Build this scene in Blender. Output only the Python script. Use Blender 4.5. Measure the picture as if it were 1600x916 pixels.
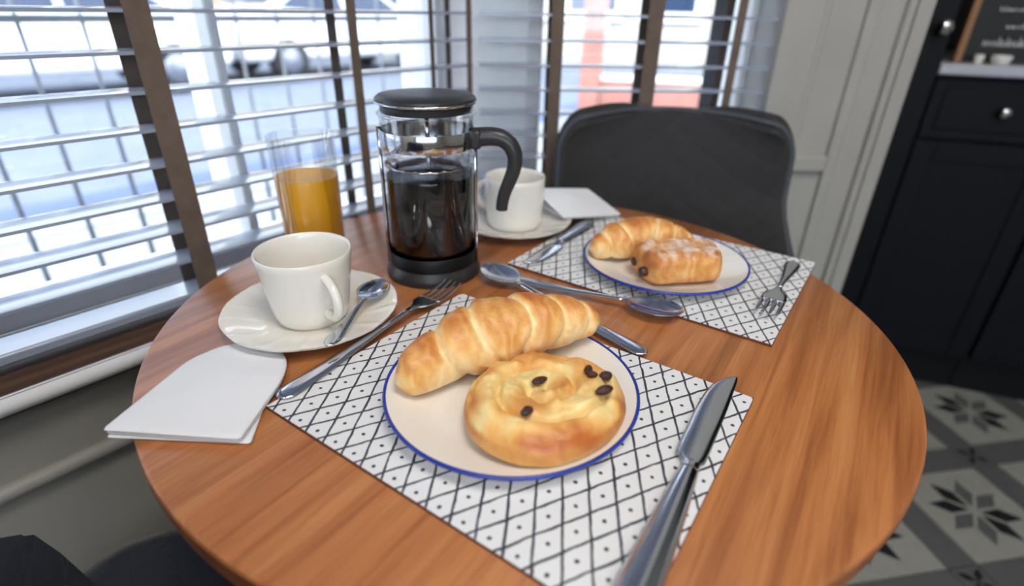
import bpy, math, random
from mathutils import Vector, Matrix
random.seed(7)
S = bpy.context.scene
for o in list(bpy.data.objects): bpy.data.objects.remove(o)
COL = S.collection
R = math.radians
sin, cos, pi = math.sin, math.cos, math.pi

# ------------------------------------------------------------------ camera
ZT = 0.75                      # table top height
cd = bpy.data.cameras.new('camera'); cam = bpy.data.objects.new('camera', cd); COL.objects.link(cam)
p, ro = 0.4793, 0.0203
F = Vector((0, cos(p), -sin(p))); U0 = Vector((0, sin(p), cos(p))); X0 = Vector((1, 0, 0))
X = X0*cos(ro) + U0*sin(ro); U = -X0*sin(ro) + U0*cos(ro)
M = Matrix((X, U, -F)).transposed().to_4x4(); M.translation = (0, 0, ZT+0.272)
cam.matrix_world = M
cd.sensor_width = 36; cd.lens = 858.1/1600*36; cd.clip_start = 0.02; cd.clip_end = 300
cd.dof.use_dof = True; cd.dof.focus_distance = 0.46; cd.dof.aperture_fstop = 2.8
S.camera = cam

# ------------------------------------------------------------------ world, sun, lamps, exposure
w = bpy.data.worlds.new('world'); S.world = w; w.use_nodes = True
nt = w.node_tree; bg = nt.nodes['Background']
bg.inputs[0].default_value = (0.74, 0.86, 1.0, 1); bg.inputs[1].default_value = 6.0
def lamp(name, kind, loc, rot, energy, color=(1, 1, 1), **k):
    d = bpy.data.lights.new(name, kind); d.energy = energy; d.color = color
    for a, b in k.items(): setattr(d, a, b)
    o = bpy.data.objects.new(name, d); COL.objects.link(o); o.location = loc; o.rotation_euler = rot
    return o
lamp('sun', 'SUN', (0, 0, 10), (R(48), 0, R(-25)), 4.0, (1, 0.92, 0.8), angle=R(2))
lamp('ceiling_lamp', 'AREA', (0.35, -0.25, 2.55), (0, 0, 0), 19, (1, 0.94, 0.86), shape='DISK', size=0.7)
lamp('ceiling_lamp', 'AREA', (-0.5, -1.3, 2.55), (0, 0, 0), 13, (1, 0.94, 0.86), shape='DISK', size=0.7)
lamp('ceiling_lamp', 'AREA', (1.5, -0.6, 2.55), (0, 0, 0), 10, (1, 0.95, 0.88), shape='DISK', size=0.6)
vs = S.view_settings
vs.view_transform = 'Standard'; vs.look = 'None'; vs.gamma = 1; vs.use_curve_mapping = False; vs.exposure = -0.06

# ------------------------------------------------------------------ materials
def lin(c):
    f = lambda v: v/12.92 if v <= 0.04045 else ((v+0.055)/1.055)**2.4
    return tuple(f(v/255) for v in c) + (1,)
def nodes(name):
    m = bpy.data.materials.new(name); m.use_nodes = True
    t = m.node_tree; b = t.nodes['Principled BSDF']
    return m, t, b
def N(t, kind, **k):
    n = t.nodes.new(kind)
    for a, v in k.items():
        if a in n.inputs: n.inputs[a].default_value = v
        else: setattr(n, a, v)
    return n
def ramp(t, fac, stops):
    r = t.nodes.new('ShaderNodeValToRGB'); t.links.new(fac, r.inputs[0])
    e = r.color_ramp.elements
    while len(e) < len(stops): e.new(0.5)
    for i, (p_, c) in enumerate(stops): e[i].position = p_; e[i].color = c
    return r.outputs[0]
def mat(name, c, rough=0.5, metal=0.0, var=0.06, scale=30, bump=0.0, bscale=200, **k):
    """plain paint / cloth / metal with slight tonal variation and relief"""
    m, t, b = nodes(name); base = lin(c)
    tc = N(t, 'ShaderNodeTexCoord')
    nz = N(t, 'ShaderNodeTexNoise', Scale=scale, Detail=4.0); t.links.new(tc.outputs['Object'], nz.inputs['Vector'])
    lo = tuple(v*(1-var) for v in base[:3]) + (1,); hi = tuple(min(1, v*(1+var)) for v in base[:3]) + (1,)
    t.links.new(ramp(t, nz.outputs[0], [(0.3, lo), (0.7, hi)]), b.inputs['Base Color'])
    b.inputs['Roughness'].default_value = rough; b.inputs['Metallic'].default_value = metal
    for a, v in k.items(): b.inputs[a.replace('_', ' ')].default_value = v
    if bump:
        n2 = N(t, 'ShaderNodeTexNoise', Scale=bscale, Detail=3.0); t.links.new(tc.outputs['Object'], n2.inputs['Vector'])
        bp = N(t, 'ShaderNodeBump', Strength=bump, Distance=0.002); t.links.new(n2.outputs[0], bp.inputs['Height']); t.links.new(bp.outputs[0], b.inputs['Normal'])
    return m
def thin_glass(name, tint=(1, 1, 1), rough=0.0, refl=1.0):
    m = bpy.data.materials.new(name); m.use_nodes = True; t = m.node_tree; t.nodes.clear()
    out = N(t, 'ShaderNodeOutputMaterial'); mix = N(t, 'ShaderNodeMixShader'); tr = N(t, 'ShaderNodeBsdfTransparent'); gl = N(t, 'ShaderNodeBsdfGlossy')
    tr.inputs[0].default_value = tint + (1,); gl.inputs['Roughness'].default_value = rough
    lw = N(t, 'ShaderNodeLayerWeight', Blend=0.35); mp = N(t, 'ShaderNodeMath', operation='MULTIPLY_ADD')
    mp.inputs[1].default_value = 0.75*refl; mp.inputs[2].default_value = 0.05*refl
    t.links.new(lw.outputs['Fresnel'], mp.inputs[0]); t.links.new(mp.outputs[0], mix.inputs[0])
    t.links.new(tr.outputs[0], mix.inputs[1]); t.links.new(gl.outputs[0], mix.inputs[2]); t.links.new(mix.outputs[0], out.inputs[0])
    return m
def wood_mat(name, c_lo, c_mid, c_hi, rot=0.0, sc=1.0, rough=0.35, coat=0.0, streak=0.5):
    m, t, b = nodes(name); tc = N(t, 'ShaderNodeTexCoord')
    mp = N(t, 'ShaderNodeMapping'); mp.inputs['Rotation'].default_value = (0, 0, rot); t.links.new(tc.outputs['Object'], mp.inputs[0])
    s1 = N(t, 'ShaderNodeVectorMath', operation='MULTIPLY'); s1.inputs[1].default_value = (3*sc, 60*sc, 60*sc); t.links.new(mp.outputs[0], s1.inputs[0])
    n1 = N(t, 'ShaderNodeTexNoise', Scale=1.0, Detail=6.0, Roughness=0.65, Distortion=0.4); t.links.new(s1.outputs[0], n1.inputs['Vector'])
    s2 = N(t, 'ShaderNodeVectorMath', operation='MULTIPLY'); s2.inputs[1].default_value = (1.3*sc, 13*sc, 13*sc); t.links.new(mp.outputs[0], s2.inputs[0])
    n2 = N(t, 'ShaderNodeTexNoise', Scale=1.0, Detail=3.0, Roughness=0.5, Distortion=0.8); t.links.new(s2.outputs[0], n2.inputs['Vector'])
    s3 = N(t, 'ShaderNodeVectorMath', operation='MULTIPLY'); s3.inputs[1].default_value = (14*sc, 420*sc, 420*sc); t.links.new(mp.outputs[0], s3.inputs[0])
    n3 = N(t, 'ShaderNodeTexNoise', Scale=1.0, Detail=2.0); t.links.new(s3.outputs[0], n3.inputs['Vector'])
    c1 = ramp(t, n1.outputs[0], [(0.30, lin(c_lo)), (0.48, lin(c_mid)), (0.72, lin(c_hi))])
    c2 = ramp(t, n2.outputs[0], [(0.34, (1-streak, (1-streak)*0.92, (1-streak)*0.85, 1)), (0.47, (1, 1, 1, 1))])
    mx = N(t, 'ShaderNodeMix', data_type='RGBA', blend_type='MULTIPLY'); mx.inputs[0].default_value = 0.8
    t.links.new(c1, mx.inputs[6]); t.links.new(c2, mx.inputs[7])
    c3 = ramp(t, n3.outputs[0], [(0.35, (0.80, 0.76, 0.72, 1)), (0.55, (1, 1, 1, 1))])
    mx2 = N(t, 'ShaderNodeMix', data_type='RGBA', blend_type='MULTIPLY'); mx2.inputs[0].default_value = 0.6
    t.links.new(mx.outputs[2], mx2.inputs[6]); t.links.new(c3, mx2.inputs[7]); t.links.new(mx2.outputs[2], b.inputs['Base Color'])
    b.inputs['Roughness'].default_value = rough; b.inputs['Coat Weight'].default_value = coat; b.inputs['Coat Roughness'].default_value = 0.22
    bp = N(t, 'ShaderNodeBump', Strength=0.12, Distance=0.001); t.links.new(n1.outputs[0], bp.inputs['Height']); t.links.new(bp.outputs[0], b.inputs['Normal'])
    return m
def pastry_mat(name, pale, gold, brown, sugar=0.0, lam=1.0):
    m, t, b = nodes(name)
    at = N(t, 'ShaderNodeAttribute'); at.attribute_name = 'bake'
    tc = N(t, 'ShaderNodeTexCoord')
    nz = N(t, 'ShaderNodeTexNoise', Scale=55.0, Detail=5.0, Roughness=0.6); t.links.new(tc.outputs['Object'], nz.inputs['Vector'])
    ad = N(t, 'ShaderNodeMath', operation='MULTIPLY_ADD'); ad.inputs[1].default_value = 0.75
    t.links.new(nz.outputs[0], ad.inputs[0]); 
    sb = N(t, 'ShaderNodeMath', operation='SUBTRACT'); sb.inputs[1].default_value = 0.37
    t.links.new(at.outputs['Fac'], sb.inputs[0]); t.links.new(sb.outputs[0], ad.inputs[2])
    col = ramp(t, ad.outputs[0], [(0.05, lin(pale)), (0.45, lin(gold)), (0.95, lin(brown))])
    if sugar:
        geo = N(t, 'ShaderNodeNewGeometry'); sp = N(t, 'ShaderNodeSeparateXYZ'); t.links.new(geo.outputs['Normal'], sp.inputs[0])
        n2 = N(t, 'ShaderNodeTexNoise', Scale=90.0, Detail=4.0); t.links.new(tc.outputs['Object'], n2.inputs['Vector'])
        mu = N(t, 'ShaderNodeMath', operation='MULTIPLY'); t.links.new(sp.outputs[2], mu.inputs[0]); t.links.new(n2.outputs[0], mu.inputs[1])
        fa = ramp(t, mu.outputs[0], [(0.40, (0, 0, 0, 1)), (0.62, (sugar, sugar, sugar, 1))])
        mx = N(t, 'ShaderNodeMix', data_type='RGBA'); t.links.new(fa, mx.inputs[0]); t.links.new(col, mx.inputs[6]); mx.inputs[7].default_value = lin((235, 222, 215)); col = mx.outputs[2]
    t.links.new(col, b.inputs['Base Color']); b.inputs['Roughness'].default_value = 0.42
    b.inputs['Subsurface Weight'].default_value = 0.12; b.inputs['Subsurface Radius'].default_value = (0.01, 0.004, 0.002); b.inputs['Subsurface Scale'].default_value = 0.4
    wv = N(t, 'ShaderNodeTexWave', Scale=24.0, Distortion=11.0, Detail=3.0); wv.inputs['Detail Scale'].default_value = 1.6; t.links.new(tc.outputs['Object'], wv.inputs['Vector'])
    lm = N(t, 'ShaderNodeMix', data_type='RGBA', blend_type='SOFT_LIGHT'); lm.inputs[0].default_value = 0.22*lam; t.links.new(col, lm.inputs[6]); t.links.new(wv.outputs['Color'], lm.inputs[7]); t.links.new(lm.outputs[2], b.inputs['Base Color'])
    bq = N(t, 'ShaderNodeBump', Strength=0.2*lam, Distance=0.002); t.links.new(wv.outputs['Fac'], bq.inputs['Height'])
    n3 = N(t, 'ShaderNodeTexNoise', Scale=240.0, Detail=4.0); t.links.new(tc.outputs['Object'], n3.inputs['Vector'])
    bp = N(t, 'ShaderNodeBump', Strength=0.25, Distance=0.002); t.links.new(n3.outputs[0], bp.inputs['Height']); t.links.new(bq.outputs[0], bp.inputs['Normal']); t.links.new(bp.outputs[0], b.inputs['Normal'])
    return m
def placemat_mat(name):
    """white sheet printed with hand-inked dark diamonds, a dot in each; local x along the long side, y along the short side"""
    m, t, b = nodes(name); tc = N(t, 'ShaderNodeTexCoord')
    nz = N(t, 'ShaderNodeTexNoise', Scale=90.0, Detail=3.0); t.links.new(tc.outputs['Object'], nz.inputs['Vector'])
    wob = N(t, 'ShaderNodeVectorMath', operation='SCALE'); wob.inputs[3].default_value = 0.0022
    c0 = N(t, 'ShaderNodeVectorMath', operation='SUBTRACT'); c0.inputs[1].default_value = (0.5, 0.5, 0.5); t.links.new(nz.outputs['Color'], c0.inputs[0]); t.links.new(c0.outputs[0], wob.inputs[0])
    ad = N(t, 'ShaderNodeVectorMath', operation='ADD'); t.links.new(tc.outputs['Object'], ad.inputs[0]); t.links.new(wob.outputs[0], ad.inputs[1])
    sp = N(t, 'ShaderNodeSeparateXYZ'); t.links.new(ad.outputs[0], sp.inputs[0])
    def mth(op, a, b_=None, c=None):
        n = N(t, 'ShaderNodeMath', operation=op)
        for i, v in enumerate((a, b_, c)):
            if v is None: continue
            if isinstance(v, (int, float)): n.inputs[i].default_value = v
            else: t.links.new(v, n.inputs[i])
        return n.outputs[0]
    A = mth('DIVIDE', mth('ADD', sp.outputs[0], -0.0346), 0.0191); B = mth('DIVIDE', mth('ADD', sp.outputs[1], -0.0053), 0.0330)
    s_ = mth('ADD', mth('ADD', A, B), 0.5); d_ = mth('ADD', mth('SUBTRACT', A, B), 0.5)
    fs = mth('ABSOLUTE', mth('SUBTRACT', mth('FRACT', s_), 0.5)); fd = mth('ABSOLUTE', mth('SUBTRACT', mth('FRACT', d_), 0.5))   # 0 = cell centre, .5 = line
    line = mth('MAXIMUM', fs, fd)
    fs2 = mth('SUBTRACT', mth('FRACT', s_), 0.5); fd2 = mth('SUBTRACT', mth('FRACT', d_), 0.5)
    dx = mth('MULTIPLY', mth('ADD', fs2, fd2), 0.5*0.0191); dy = mth('MULTIPLY', mth('SUBTRACT', fs2, fd2), 0.5*0.0330)
    dist = mth('SQRT', mth('ADD', mth('MULTIPLY', dx, dx), mth('MULTIPLY', dy, dy)))
    lw = mth('MULTIPLY_ADD', nz.outputs[0], 0.05, 0.425)
    ink = mth('MAXIMUM', mth('GREATER_THAN', line, lw), mth('LESS_THAN', dist, 0.0014))
    mx = N(t, 'ShaderNodeMix', data_type='RGBA'); t.links.new(ink, mx.inputs[0]); mx.inputs[6].default_value = lin((232, 232, 234)); mx.inputs[7].default_value = lin((48, 54, 66))
    t.links.new(mx.outputs[2], b.inputs['Base Color']); b.inputs['Roughness'].default_value = 0.38
    return m

def juice_mat():
    m, t, b = nodes('orange_juice'); b.inputs['Base Color'].default_value = lin((255, 190, 42)); b.inputs['Roughness'].default_value = .3
    tl = N(t, 'ShaderNodeBsdfTranslucent'); tl.inputs[0].default_value = lin((255, 218, 96)); mx = N(t, 'ShaderNodeMixShader'); mx.inputs[0].default_value = .25
    t.links.new(b.outputs[0], mx.inputs[1]); t.links.new(tl.outputs[0], mx.inputs[2]); t.links.new(mx.outputs[0], t.nodes['Material Output'].inputs[0]); return m
MT = {}
MT['table'] = wood_mat('oak_table', (144, 86, 44), (178, 112, 64), (202, 138, 84), rot=-R(57), rough=0.36, coat=0.45, streak=0.30)
MT['tabledge'] = wood_mat('oak_edge', (110, 62, 32), (140, 84, 46), (170, 108, 62), rot=0, sc=0.7, rough=0.45)
MT['blackmetal'] = mat('black_metal', (28, 28, 30), 0.4, 0.6)
MT['slat'] = mat('slat_paint', (146, 156, 174), 0.2, 0, 0.05, 8, Coat_Weight=0.5)
MT['tape'] = mat('ladder_tape', (102, 88, 78), 0.9, 0, 0.12, 60, 0.3, 900)
MT['white'] = mat('white_paint', (240, 240, 240), 0.45, 0, 0.03)
MT['greywall'] = mat('wall_paint', (160, 157, 151), 0.6, 0, 0.04, 12, 0.05)
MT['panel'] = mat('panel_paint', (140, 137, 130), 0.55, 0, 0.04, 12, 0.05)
MT['ceil'] = mat('ceiling_paint', (225, 222, 215), 0.8)
MT['warmwall'] = mat('warm_wall_paint', (190, 180, 165), 0.8)
MT['sillwood'] = wood_mat('sill_wood', (62, 44, 34), (84, 60, 46), (104, 76, 58), rot=0, rough=0.65)
MT['sillpaint'] = mat('sill_gloss_paint', (232, 234, 238), 0.14, 0, 0.02, Coat_Weight=1.0)
MT['navy'] = mat('navy_cabinet', (11, 13, 20), 0.6, 0, 0.05, 15, Specular_IOR_Level=0.2)
MT['navydark'] = mat('dark_wall', (14, 17, 21), 0.6, Specular_IOR_Level=0.2)
MT['worktop'] = mat('worktop_stone', (176, 178, 186), 0.3, 0, 0.08, 60)
MT['chrome'] = mat('polished_steel', (205, 208, 214), 0.12, 1.0, 0.02)
MT['steel'] = mat('cutlery_steel', (214, 218, 226), 0.12, 1.0, 0.03)
MT['china'] = mat('white_china', (236, 232, 224), 0.16, 0, 0.01, Coat_Weight=0.5, Coat_Roughness=0.05)
MT['plate'] = mat('plate_glaze', (238, 234, 228), 0.2, 0, 0.015, Coat_Weight=0.4, Coat_Roughness=0.06)
MT['blue'] = mat('cobalt_rim', (34, 58, 150), 0.25, 0, 0.15, 60)
MT['paper'] = mat('paper_napkin', (232, 234, 240), 0.9, 0, 0.015, 30, 0.15, 500)
MT['print'] = placemat_mat('diamond_print')
MT['cork'] = mat('placemat_board', (96, 58, 40), 0.8)
MT['glass'] = thin_glass('window_glass', refl=0.6)
MT['pressglass'] = thin_glass('press_glass', (0.98, 0.985, 0.985), refl=0.55)
MT['tumbler'] = thin_glass('tumbler_glass', (0.985, 0.99, 0.99), refl=0.4)
MT['coffee'] = mat('black_coffee', (9, 7, 6), 0.08, 0, 0.1)
MT['plastic'] = mat('dark_plastic', (46, 46, 48), 0.35, 0, 0.05)
MT['juice'] = juice_mat()
MT['croissant'] = pastry_mat('croissant_crust', (246, 216, 160), (232, 176, 102), (196, 112, 46))
MT['bun'] = pastry_mat('bun_crust', (246, 218, 150), (234, 176, 98), (190, 104, 48), lam=.35)
MT['pac'] = pastry_mat('choc_pastry_crust', (236, 196, 136), (220, 158, 88), (184, 108, 48), sugar=0.8)
MT['raisin'] = mat('raisin', (66, 34, 30), 0.4, 0, 0.35, 300, 0.6, 500)
MT['choc'] = mat('chocolate', (60, 32, 22), 0.4)
MT['tile_light'] = mat('tile_light', (150, 150, 142), 0.45, 0, 0.06, 40)
MT['tile_grey'] = mat('tile_grey', (92, 92, 92), 0.45, 0, 0.08, 40)
MT['tile_dark'] = mat('tile_dark', (30, 31, 36), 0.45, 0, 0.1, 40)
MT['grout'] = mat('grout', (60, 60, 58), 0.9)

def quilt_mat(name, c):
    m, t, b = nodes(name); tc = N(t, 'ShaderNodeTexCoord')
    sp = N(t, 'ShaderNodeSeparateXYZ'); t.links.new(tc.outputs['Object'], sp.inputs[0])
    hs = []
    for sg in (1, -1):
        a = N(t, 'ShaderNodeMath', operation='MULTIPLY_ADD'); a.inputs[1].default_value = sg; t.links.new(sp.outputs[0], a.inputs[0])
        y = N(t, 'ShaderNodeMath', operation='ADD'); t.links.new(sp.outputs[2], y.inputs[0]); t.links.new(sp.outputs[1], y.inputs[1]); t.links.new(y.outputs[0], a.inputs[2])
        k = N(t, 'ShaderNodeMath', operation='MULTIPLY'); k.inputs[1].default_value = pi/0.06; t.links.new(a.outputs[0], k.inputs[0])
        s_ = N(t, 'ShaderNodeMath', operation='SINE'); t.links.new(k.outputs[0], s_.inputs[0])
        ab = N(t, 'ShaderNodeMath', operation='ABSOLUTE'); t.links.new(s_.outputs[0], ab.inputs[0]); hs.append(ab.outputs[0])
    mn = N(t, 'ShaderNodeMath', operation='MINIMUM'); t.links.new(hs[0], mn.inputs[0]); t.links.new(hs[1], mn.inputs[1])
    pw = N(t, 'ShaderNodeMath', operation='POWER'); pw.inputs[1].default_value = 0.4; t.links.new(mn.outputs[0], pw.inputs[0])
    bp = N(t, 'ShaderNodeBump', Strength=0.25, Distance=0.004); t.links.new(pw.outputs[0], bp.inputs['Height']); t.links.new(bp.outputs[0], b.inputs['Normal'])
    nz = N(t, 'ShaderNodeTexNoise', Scale=120.0, Detail=4.0); t.links.new(tc.outputs['Object'], nz.inputs['Vector'])
    base = lin(c); t.links.new(ramp(t, nz.outputs[0], [(0.3, tuple(v*0.8 for v in base[:3])+(1,)), (0.7, tuple(v*1.15 for v in base[:3])+(1,))]), b.inputs['Base Color'])
    b.inputs['Roughness'].default_value = 0.75; b.inputs['Sheen Weight'].default_value = 0.25; b.inputs['Sheen Roughness'].default_value = 0.4
    return m
MT['chair'] = quilt_mat('charcoal_quilted_fabric', (38, 37, 39))
MT['chairblue'] = quilt_mat('navy_quilted_fabric', (46, 52, 66))
MT['pipe'] = mat('fabric_piping', (64, 68, 76), 0.7)

# ------------------------------------------------------------------ mesh helpers
class MB:
    def __init__(s): s.v = []; s.f = []; s.m = []; s.a = []
    def add(s, vs_, fs, mi=0, att=None):
        b = len(s.v); s.v += [tuple(q) for q in vs_]
        s.a += list(att) if att is not None else [0.0]*len(vs_)
        s.f += [tuple(i+b for i in f) for f in fs]; s.m += [mi]*len(fs); return s
    def box(s, x0, x1, y0, y1, z0, z1, mi=0):
        return s.add([(x0,y0,z0),(x1,y0,z0),(x1,y1,z0),(x0,y1,z0),(x0,y0,z1),(x1,y0,z1),(x1,y1,z1),(x0,y1,z1)],
                     [(0,3,2,1),(4,5,6,7),(0,1,5,4),(1,2,6,5),(2,3,7,6),(3,0,4,7)], mi)
    def prism(s, poly, z0, z1, mi=0):
        n = len(poly)
        return s.add([(x,y,z0) for x,y in poly]+[(x,y,z1) for x,y in poly],
                     [tuple(range(n-1,-1,-1)), tuple(range(n,2*n))]+[(i,(i+1)%n,n+(i+1)%n,n+i) for i in range(n)], mi)
    def lathe(s, prof, n=48, mi=0, cx=0, cy=0, fn=None):
        vs_ = []
        for r, z in prof:
            for k in range(n):
                a = 2*pi*k/n; rr, zz = (r, z) if fn is None else fn(r, z, a)
                vs_.append((cx+rr*cos(a), cy+rr*sin(a), zz))
        fs = [(j*n+k, j*n+(k+1)%n, (j+1)*n+(k+1)%n, (j+1)*n+k) for j in range(len(prof)-1) for k in range(n)]
        if prof[0][0] > 1e-6 and False: pass
        return s.add(vs_, fs, mi)
    def loft(s, rings, mi=0, caps=True, closed=True, att=None):
        n = len(rings[0]); vs_ = [q for r in rings for q in r]; fs = []
        for j in range(len(rings)-1):
            for k in range(n if closed else n-1):
                fs.append((j*n+k, j*n+(k+1)%n, (j+1)*n+(k+1)%n, (j+1)*n+k))
        if caps: fs += [tuple(range(n-1,-1,-1)), tuple((len(rings)-1)*n+k for k in range(n))]
        return s.add(vs_, fs, mi, att)
    def tube(s, pts, rad, n=10, mi=0, flat=1.0, closed=False, side=None):
        pts = [Vector(q) for q in pts]; m_ = len(pts); rings = []; up = Vector((0.0123, 0.02, 1))
        for i, q in enumerate(pts):
            if closed: d = pts[(i+1) % m_]-pts[i-1]
            else: d = pts[min(i+1, m_-1)]-pts[max(i-1, 0)]
            d.normalize(); a = Vector(side) if side else d.cross(up)
            if a.length < 0.05: a = d.cross(Vector((1, 0, 0)))
            a.normalize(); b = a.cross(d); b.normalize(); r = rad[i] if isinstance(rad, (list, tuple)) else rad
            rings.append([q + a*(r*cos(2*pi*k/n)) + b*(r*flat*sin(2*pi*k/n)) for k in range(n)])
        if closed: rings.append(rings[0]); return s.loft(rings, mi, caps=False)
        return s.loft(rings, mi)
    def build(s, name, mats, parent=None, smooth=False, bevel=0, segs=2, subsurf=0, auto=None, loc=None, rz=None, solid=0):
        me = bpy.data.meshes.new(name); me.from_pydata(s.v, [], s.f)
        if not isinstance(mats, (list, tuple)): mats = [mats]
        for q in mats: me.materials.append(q)
        me.polygons.foreach_set('material_index', s.m)
        if any(s.a):
            at = me.attributes.new('bake', 'FLOAT', 'POINT'); at.data.foreach_set('value', s.a)
        if smooth: me.polygons.foreach_set('use_smooth', [True]*len(s.f))
        me.update()
        o = bpy.data.objects.new(name, me); COL.objects.link(o)
        if parent: o.parent = parent
        if loc: o.location = loc
        if rz is not None: o.rotation_euler = (0, 0, rz)
        if solid: md = o.modifiers.new('solid', 'SOLIDIFY'); md.thickness = solid; md.offset = 0
        if bevel: md = o.modifiers.new('bevel', 'BEVEL'); md.width = bevel; md.segments = segs; md.limit_method = 'ANGLE'; md.angle_limit = R(40)
        if subsurf: md = o.modifiers.new('sub', 'SUBSURF'); md.levels = md.render_levels = subsurf
        if bevel and smooth is False and segs > 1:
            me.polygons.foreach_set('use_smooth', [True]*len(s.f)); me.set_sharp_from_angle(angle=R(40))
        elif auto: me.set_sharp_from_angle(angle=R(auto))
        return o
def tag(o, label, cat, group=None):
    o['label'] = label; o['category'] = cat
    if group: o['group'] = group
    return o
def struct(o, label=None):
    o['kind'] = 'structure'
    if label: o['label'] = label
    return o
def thing(name, label, cat, loc=(0, 0, 0), rz=0, group=None):
    o = bpy.data.objects.new(name, None); o.empty_display_size = 0.05; COL.objects.link(o); o.location = loc; o.rotation_euler = (0, 0, rz)
    return tag(o, label, cat, group)
def link_copy(o, parent, loc=None, rz=None):
    c = o.copy(); COL.objects.link(c); c.parent = parent
    if loc is not None: c.location = loc
    if rz is not None: c.rotation_euler = (0, 0, rz)
    return c
def box(name, m, dims, parent=None, bevel=0.0, rz=None, loc=None):
    return MB().box(*dims).build(name, m, parent, bevel=bevel, rz=rz, loc=loc)

# three frames: L = left window wall, B = back window wall, K = kitchen run. local x along the wall, y outwards
AL, AB, AK = R(50), R(4.5), R(-20)
def fr(a, s, d, z=0): return Vector((s*cos(a)-d*sin(a), s*sin(a)+d*cos(a), z))

# ------------------------------------------------------------------ room shell
PER, TH = 0.313, R(10); OX, OY = 1.343, 1.274        # floor pattern: period, turn, one star centre
floor = MB().add([(-2.2,-2.7,-0.004),(3.6,-2.7,-0.004),(3.6,2.6,-0.004),(-2.2,2.6,-0.004)], [(0,1,2,3)]).build('floor', MT['grout'])
struct(floor, 'patterned floor of pale star tiles between grey border tiles')
def tile_proto(kind):
    b = MB(); g = 0.0015
    if kind == 'star':
        h = 0.121 - g; b.box(-h, h, -h, h, -0.004, 0, 0)
        for k in range(8):
            a = k*pi/4 + pi/8; L_ = 0.098; wd = 0.024; z = 0.0004
            c0 = (0.012*cos(a), 0.012*sin(a)); mid = (0.055*cos(a), 0.055*sin(a)); n_ = (-sin(a), cos(a))
            b.add([(c0[0], c0[1], z), (mid[0]+n_[0]*wd*.8, mid[1]+n_[1]*wd*.8, z), (L_*cos(a), L_*sin(a), z), (mid[0]-n_[0]*wd*.8, mid[1]-n_[1]*wd*.8, z)], [(0, 3, 2, 1)], 2 if k in (2, 3, 6, 7) else 1)
        return b
    if kind == 'band':
        return b.box(-0.121+g, 0.121-g, -0.0355+g, 0.0355-g, -0.004, 0, 1)
    b.box(-0.0355+g, 0.0355-g, -0.0355+g, 0.0355-g, -0.004, 0, 1)
    for k in range(4):
        a = k*pi/2 + pi/4
        b.add([(0, 0, .0004), (.022*cos(a-.4), .022*sin(a-.4), .0004), (.038*cos(a), .038*sin(a), .0004), (.022*cos(a+.4), .022*sin(a+.4), .0004)], [(0, 1, 2, 3)], 2)
    return b
protos = {}
TM = [MT['tile_light'], MT['tile_grey'], MT['tile_dark']]
def place_tile(kind, x, y, rz):
    name = {'star': 'star_tile', 'band': 'border_tile', 'cross': 'corner_tile'}[kind]
    if kind not in protos: o = protos[kind] = tile_proto(kind).build(name, TM, floor)
    else: o = link_copy(protos[kind], floor)
    o.location = (x, y, 0.0); o.rotation_euler = (0, 0, rz)
cT, sT = cos(TH), sin(TH)
for i in range(-5, 3):
    for j in range(-5, 3):
        q = lambda a, b: (OX + PER*((i+a)*cT-(j+b)*sT), OY + PER*((i+a)*sT+(j+b)*cT))
        place_tile('star', *q(0, 0), TH); place_tile('band', *q(0, .5), TH); place_tile('band', *q(.5, 0), TH+pi/2); place_tile('cross', *q(.5, .5), TH)

ceiling = struct(MB().prism([(-2.2,-2.7),(3.4,-2.7),(3.4,2.4),(0.95,2.4),(0.72,1.15),(-0.05,1.12),(-0.2,1.05),(-1.45,-0.4),(-2.2,-0.4)], 2.6, 2.75).build('ceiling', MT['ceil']), 'plain white ceiling above the bay')
wf = struct(box('wall_front', MT['warmwall'], (-2.2, 3.4, -2.8, -2.7, 0, .8)), 'pale wall with an added window for fill light, opposite the bay')
box('wall_part', MT['warmwall'], (-2.2, 3.4, -2.8, -2.7, 2.25, 2.6), wf); box('wall_part', MT['warmwall'], (-2.2, -1.1, -2.8, -2.7, .8, 2.25), wf); box('wall_part', MT['warmwall'], (1.7, 3.4, -2.8, -2.7, .8, 2.25), wf)
w3 = struct(box('added_window', MT['white'], (-1.1, 1.7, -2.78, -2.72, .8, .86)), 'added white framed window opposite the bay, letting in fill daylight')  # unseen window, added so daylight brightens the surfaces facing it
for q in (-1.1, -.19, .73, 1.64): box('mullion', MT['white'], (q, q+.06, -2.78, -2.72, .86, 2.19), w3)
box('frame_head', MT['white'], (-1.1, 1.7, -2.78, -2.72, 2.19, 2.25), w3)
for q in (-1.04, -.13, .79): box('pane', MT['glass'], (q, q+.85, -2.752, -2.748, .86, 2.19), w3)
struct(box('wall_side', MT['warmwall'], (-1.45, -1.35, -2.7, -0.4, 0, 2.6)))
struct(box('wall_far_side', MT['warmwall'], (3.3, 3.4, -2.7, 2.4, 0, 2.6)))
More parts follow.
